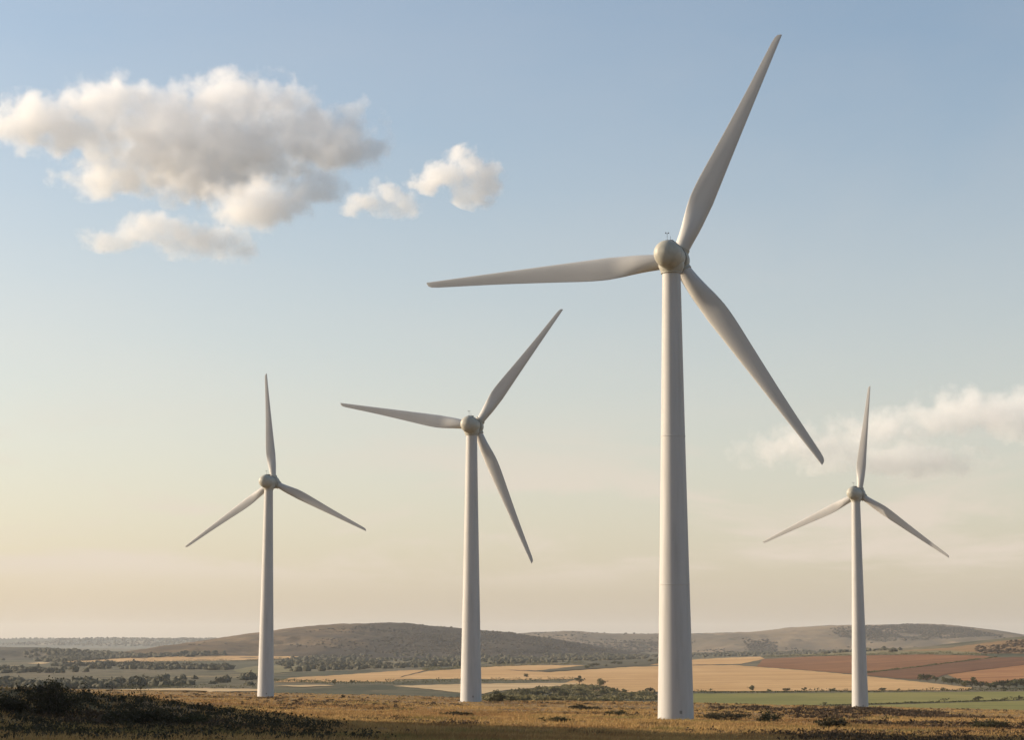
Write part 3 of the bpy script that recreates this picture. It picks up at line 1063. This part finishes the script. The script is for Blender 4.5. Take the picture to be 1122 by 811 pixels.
sapling('tallest thin sapling standing on the shaded mound', 157, 779, 30, 1, 90)
sapling('short thin sapling left of the tallest sapling', 122, 771, 16, 2, 50)
sapling('leaning sapling just right of the large twiggy bush', 90, 772, 20, 3, 60)
sapling('smallest sapling right of the tallest sapling on the mound', 186, 780, 15, 4, 40)

# --- hedgerows between the fields
def hedge(label, line, hg=2.0, wd=1.8, dens=7.0, mat='leaf'):
    P2 = [np.array(drop(u, v, 880)) for u, v in line]
    g = np.random.default_rng(int(line[0][0] * 7 + line[0][1]))
    C_ = []
    for a, b_ in zip(P2[:-1], P2[1:]):
        L = np.linalg.norm(b_ - a)
        n = int(L * dens)
        t = g.random(n)[:, None]
        p = a + (b_ - a) * t + g.normal(size=(n, 2)) * wd * .42
        z = H(p[:, 0], p[:, 1])
        s = t[:, 0] * L + a[0] * .3
        top = hg * (.75 + .55 * vnoise(s / 14, s * 0 + 3.3) + .3 * vnoise(s / 4, s * 0)) 
        top = top * np.where(vnoise(s / 30, s * 0 + 8.1) > -.6, 1, .4)
        C_.append(np.stack([p[:, 0], p[:, 1], z + .1 + g.random(n) ** .7 * np.maximum(top, .5)], 1))
    c = np.concatenate(C_)
    x0, y0 = c[:, :2].mean(0)
    o = np.array([x0, y0, float(H(x0, y0))])
    V, F, T = cards(c - o, np.full(len(c), 1.0), g)
    ob = link('hedgerow', mesh_np('hedgerow', V, F, [M[mat]], False, {'tint': T}))
    ob.location = o
    return tag(ob, label, 'hedge', 'hedgerows between the fields')


hedge('long straight hedge between the large stubble field and the green field', [(752, 759.8), (930, 758.8), (1140, 757.6)], 2.3)
hedge('hedge running between the two green fields behind the right turbine', [(900, 774.6), (945, 772.9), (1040, 770.2), (1140, 767.5)], 1.9)
hedge('dark hedge crossing the stubble behind the second turbine', [(366, 750.6), (440, 749.6), (520, 748.4), (600, 747.4), (636, 746.8)], 3.2)
hedge('short hedge at the left end of the stubble right of the left turbine', [(296, 747.5), (330, 748.5), (362, 750.2)], 3.2)
hedge('hedge along the far top edge of the middle stubble field', [(462, 735.5), (505, 733), (545, 731.2), (590, 729.4), (640, 727.6)], 4.2, 3)
hedge('hedge along the far edge of the brown ploughed fields', [(836, 721), (935, 718.6), (1010, 717.6), (1082, 718.6)], 3.6, 3)
hedge('thin hedge between the two brown ploughed fields', [(945, 738.4), (990, 733.6), (1035, 728), (1092, 720.8)], 1.6)
hedge('low hedge on the valley floor left of the left turbine', [(130, 756.2), (200, 754.6), (282, 755)], 3.0, 2.5)
hedge('dark hedge below the farthest left orange stubble field', [(66, 727.4), (150, 726.6), (272, 725), (342, 722.4)], 4.5, 4)

# --- trees in and along the fields
TN = ('crown', 'trunk')
kinds = [tree_meshes(7.0, 7.5, 1.0, 420, M['leaf'], 61), tree_meshes(6.0, 8.0, 1.0, 420, M['leaf_bush'], 62), tree_meshes(8.0, 6.5, 1.0, 420, M['leaf'], 63)]


def field_tree(label, u, v, hpx, k, group, wide=1.0):
    x, y = drop(u, v, 880)
    s = hpx * y / FPX / (7.0, 6.0, 8.0)[k]
    return plant('tree', label, 'tree', kinds[k], TN, (x, y, float(H(x, y)) - .1), u * 1.7, (s * wide, s * wide, s), group)


T = 'trees along the fields'
field_tree('round tree in the hedge just right of the tallest turbine', 825, 758.6, 7, 0, T)
field_tree('lone dark tree standing in the hedge between the two green fields', 1072, 769.6, 6, 1, T, 1.3)
field_tree('small tree at the right end of the hedge between the green fields', 1117, 768.6, 6, 2, T)
field_tree('small lone tree on the stubble above the dark hedge', 577, 743.5, 5, 0, T)
field_tree('tree at the right end of the dark hedge behind the second turbine', 635, 751, 10, 2, T)
field_tree('round tree on the edge of the green scrub left of the tallest turbine', 657, 753.5, 9, 0, T, 1.2)
field_tree('taller tree in the tree line right of the right turbine', 1066, 755.5, 13, 2, T, 1.1)
field_tree('two stemmed tree in the hedge right of the left turbine', 367, 751, 6, 0, T)
field_tree('small tree in the hedge right of the left turbine, second from it', 385, 750.5, 5, 2, T)
for i, (u, v, h_) in enumerate([(842, 758.8, 4), (862, 758.6, 5), (882, 758.4, 6), (914, 758.5, 5), (968, 758.2, 5), (985, 758, 4), (1033, 757.6, 4), (1100, 757.5, 5)]):
    field_tree('small tree in the long hedge between stubble and green field', u, v, h_ * .8, i % 3, 'small trees in the long hedge', 1.4)
for i, (u, v, h_) in enumerate([(1008, 746.5, 7), (1016, 747.5, 8), (1024, 748, 7), (1034, 749.5, 7), (1043, 751, 7), (1051, 752, 8), (1058, 754, 7), (1075, 755, 8),
                                (1083, 756, 7), (1091, 756, 8), (1099, 755, 9), (1107, 755.5, 8), (1114, 754.5, 10), (1122, 755, 9), (1130, 754, 10)]):
    field_tree('bushy tree in the line of trees below the pale ploughed field', u, v, h_, i % 3, 'tree line below the ploughed field', 1.25)
for i in range(26):
    u = 535 + 180 * random.random()
    field_tree('bushy low tree in the green scrub between the two large turbines', u, 759 + 7 * random.random(), random.uniform(4, 8), i % 3, 'trees in the green scrub', 1.3)
for i in range(16):
    u = 640 + 92 * random.random()
    field_tree('low tree in the dark scrub above the middle stubble field', u, 733 - (u - 640) * .085 + random.uniform(-2, 1), random.uniform(2.5, 4.5), i % 3, 'trees in the dark scrub patch', 1.6)


# --- far woods: so many trees that they read as one mass
def lump(seed):
    bm = bmesh.new()
    bmesh.ops.create_icosphere(bm, subdivisions=2, radius=1)
    g = np.random.default_rng(seed)
    off = g.uniform(0, 50, 3)
    for v in bm.verts:
        n = vnoise(np.array([v.co.x * 1.7 + off[0]]), np.array([v.co.y * 1.7 + v.co.z * 2.1 + off[1]]))[0]
        v.co *= 1 + .34 * n
        v.co.z = v.co.z * .75 + .35
    V = np.array([v.co[:] for v in bm.verts])
    F = np.array([[v.index for v in f.verts] for f in bm.faces])
    bm.free()
    return V, F


lumps = [lump(s) for s in range(5)]


def woods(name, label, P3, size, mat, seed, leafy=26, flat=1.0):
    g = np.random.default_rng(seed)
    Vs, Fs, Ts, o_ = [], [], [], 0
    for p in P3:
        V, F = lumps[g.integers(0, 5)]
        a = g.uniform(0, 6.28)
        s = size * g.uniform(.55, 1.4)
        c_, s_ = math.cos(a), math.sin(a)
        W = np.stack([V[:, 0] * c_ - V[:, 1] * s_, V[:, 0] * s_ + V[:, 1] * c_, V[:, 2] * g.uniform(.7, 1.25) * flat], 1) * s * .5
        pick = g.integers(0, len(V), leafy)
        t0 = g.random()
        Vs.append(W + p)
        Fs.append(F + o_)
        Ts.append(np.clip(t0 + g.normal(size=len(V)) * .25, 0, 1))
        o_ += len(V)
        if leafy and p[1] < 3200:
            CV, CF, CT = cards((W + p)[pick] + g.normal(size=(leafy, 3)) * .05 * s, np.full(leafy, s * .30), g)
            Vs.append(CV)
            Fs.append(np.concatenate([CF[:, :3], CF[:, [0, 2, 3]]]) + o_)
            Ts.append(CT)
            o_ += len(CV)
    V = np.concatenate(Vs)
    F = np.concatenate(Fs)
    T = np.concatenate(Ts)
    return tag(link(name, mesh_np(name, V, F, [mat], False, {'tint': T})), label, 'woodland', kind='stuff')


g = np.random.default_rng(91)
def patchy_pts(poly, n, y0, y1, L, thr, fn=H):
    P = scatter(poly, n, y0, y1, g, fn)
    return P[fbm(P[:, 0], P[:, 1] * .6, L, 5, .62) + .22 * g.normal(size=len(P)) > thr]


P3 = patchy_pts([(-20, 730), (130, 729), (250, 733), (282, 741), (278, 752), (130, 755), (-20, 757)], 5200, 1200, 3600, 200, .22)
woods('woodland', 'hazy dark woodland filling the valley floor at left', P3, 7.5, M['wood_far'], 1)
P3 = patchy_pts([(-20, 711), (60, 713), (140, 718), (250, 716), (250, 719), (140, 722), (66, 726), (-20, 726)], 3200, 2800, 4600, 240, .05)
woods('woodland', 'dark woodland on the low hill at the left edge', P3, 8, M['wood_far'], 2)
P3 = patchy_pts([(200, 708), (300, 694), (430, 683), (560, 693), (640, 706), (660, 714), (560, 718), (330, 718), (200, 716)], 2600, 3600, 5300, 260, .42)
woods('hillside_trees', 'dark scrub and trees over the broad middle hill', P3, 4.5, M['hill_wood'], 3, flat=.6)
P3 = patchy_pts([(400, 684), (440, 682), (560, 692), (640, 705), (690, 713), (560, 718), (430, 716)], 2600, 3600, 5300, 240, .12)
woods('hillside_trees', 'dense dark trees on the right flank of the middle hill', P3, 5, M['hill_wood'], 9, flat=.6)
P3 = patchy_pts([(330, 719), (560, 718), (720, 716), (720, 722), (600, 727), (430, 733), (300, 738), (300, 726)], 3600, 2300, 5000, 160, .25)
woods('woodland', 'scattered trees and hedges below the middle hill', P3, 7, M['wood_far'], 4)
P3 = np.concatenate([patchy_pts(pl, n_, 5700, 7700, 400, th) for pl, n_, th in (
    ([(812, 700), (832, 697), (852, 704), (850, 716), (822, 715)], 1100, -.5),
    ([(905, 688), (960, 686), (1000, 685), (1060, 689), (1092, 697), (1010, 702), (960, 703), (920, 698)], 3600, -.15),
    ([(960, 686), (1000, 684.5), (1060, 688.5), (1100, 697), (1010, 698)], 2200, -.3),
    ([(640, 705), (720, 698), (760, 708), (700, 716), (640, 714)], 900, .1),
    ([(560, 694), (900, 688), (1122, 699), (1122, 712), (560, 716)], 3600, .28))])
woods('hillside_trees', 'dark woods in patches over the long right ridge', P3, 7, M['hill_wood'], 5, flat=.7)
P3 = patchy_pts([(740, 716), (830, 713), (1000, 712), (1060, 710), (1060, 714), (960, 715.5), (840, 719), (740, 722)], 1900, 2600, 6000, 220, .05)
woods('woodland', 'line of trees at the foot of the right ridge', P3, 7, M['wood_far'], 6)
P3 = patchy_pts([(1064, 712), (1090, 704), (1122, 702), (1140, 705), (1140, 716), (1075, 717)], 700, 2300, 3600, 120, .18)
woods('hillside_scrub', 'dark brown scrub on the knoll at the right edge', P3, 3.6, M['brown_scrub'], 7)
P3 = scatter([(-10, 700), (240, 699), (240, 709), (-10, 709)], 1600, 9500, 11600, g)
P3 = P3[fbm(P3[:, 0], P3[:, 1], 700, 4) > .1]
woods('hillside_trees', 'faint far woods on the pale blue ridge at left', P3, 9, M['wood_far'], 8)

# ------------------------------------------------------------------ the air
bm = bmesh.new()
bmesh.ops.create_cube(bm, size=1, matrix=Matrix.Translation((0, 7250, 80)) @ Matrix.Diagonal((30000, 19000, 170, 1)))
me = bpy.data.meshes.new('haze')
bm.to_mesh(me)
bm.free()
m = bpy.data.materials.new('haze')
m.use_nodes = True
m.node_tree.nodes.remove(m.node_tree.nodes['Principled BSDF'])
v = m.node_tree.nodes.new('ShaderNodeVolumePrincipled')
v.inputs['Color'].default_value = (.90, .93, .97, 1)
v.inputs['Density'].default_value = 3.1e-5
v.inputs['Anisotropy'].default_value = .2
m.node_tree.links.new(v.outputs[0], m.node_tree.nodes['Material Output'].inputs['Volume'])
me.materials.append(m)
tag(link('haze', me), kind='stuff')
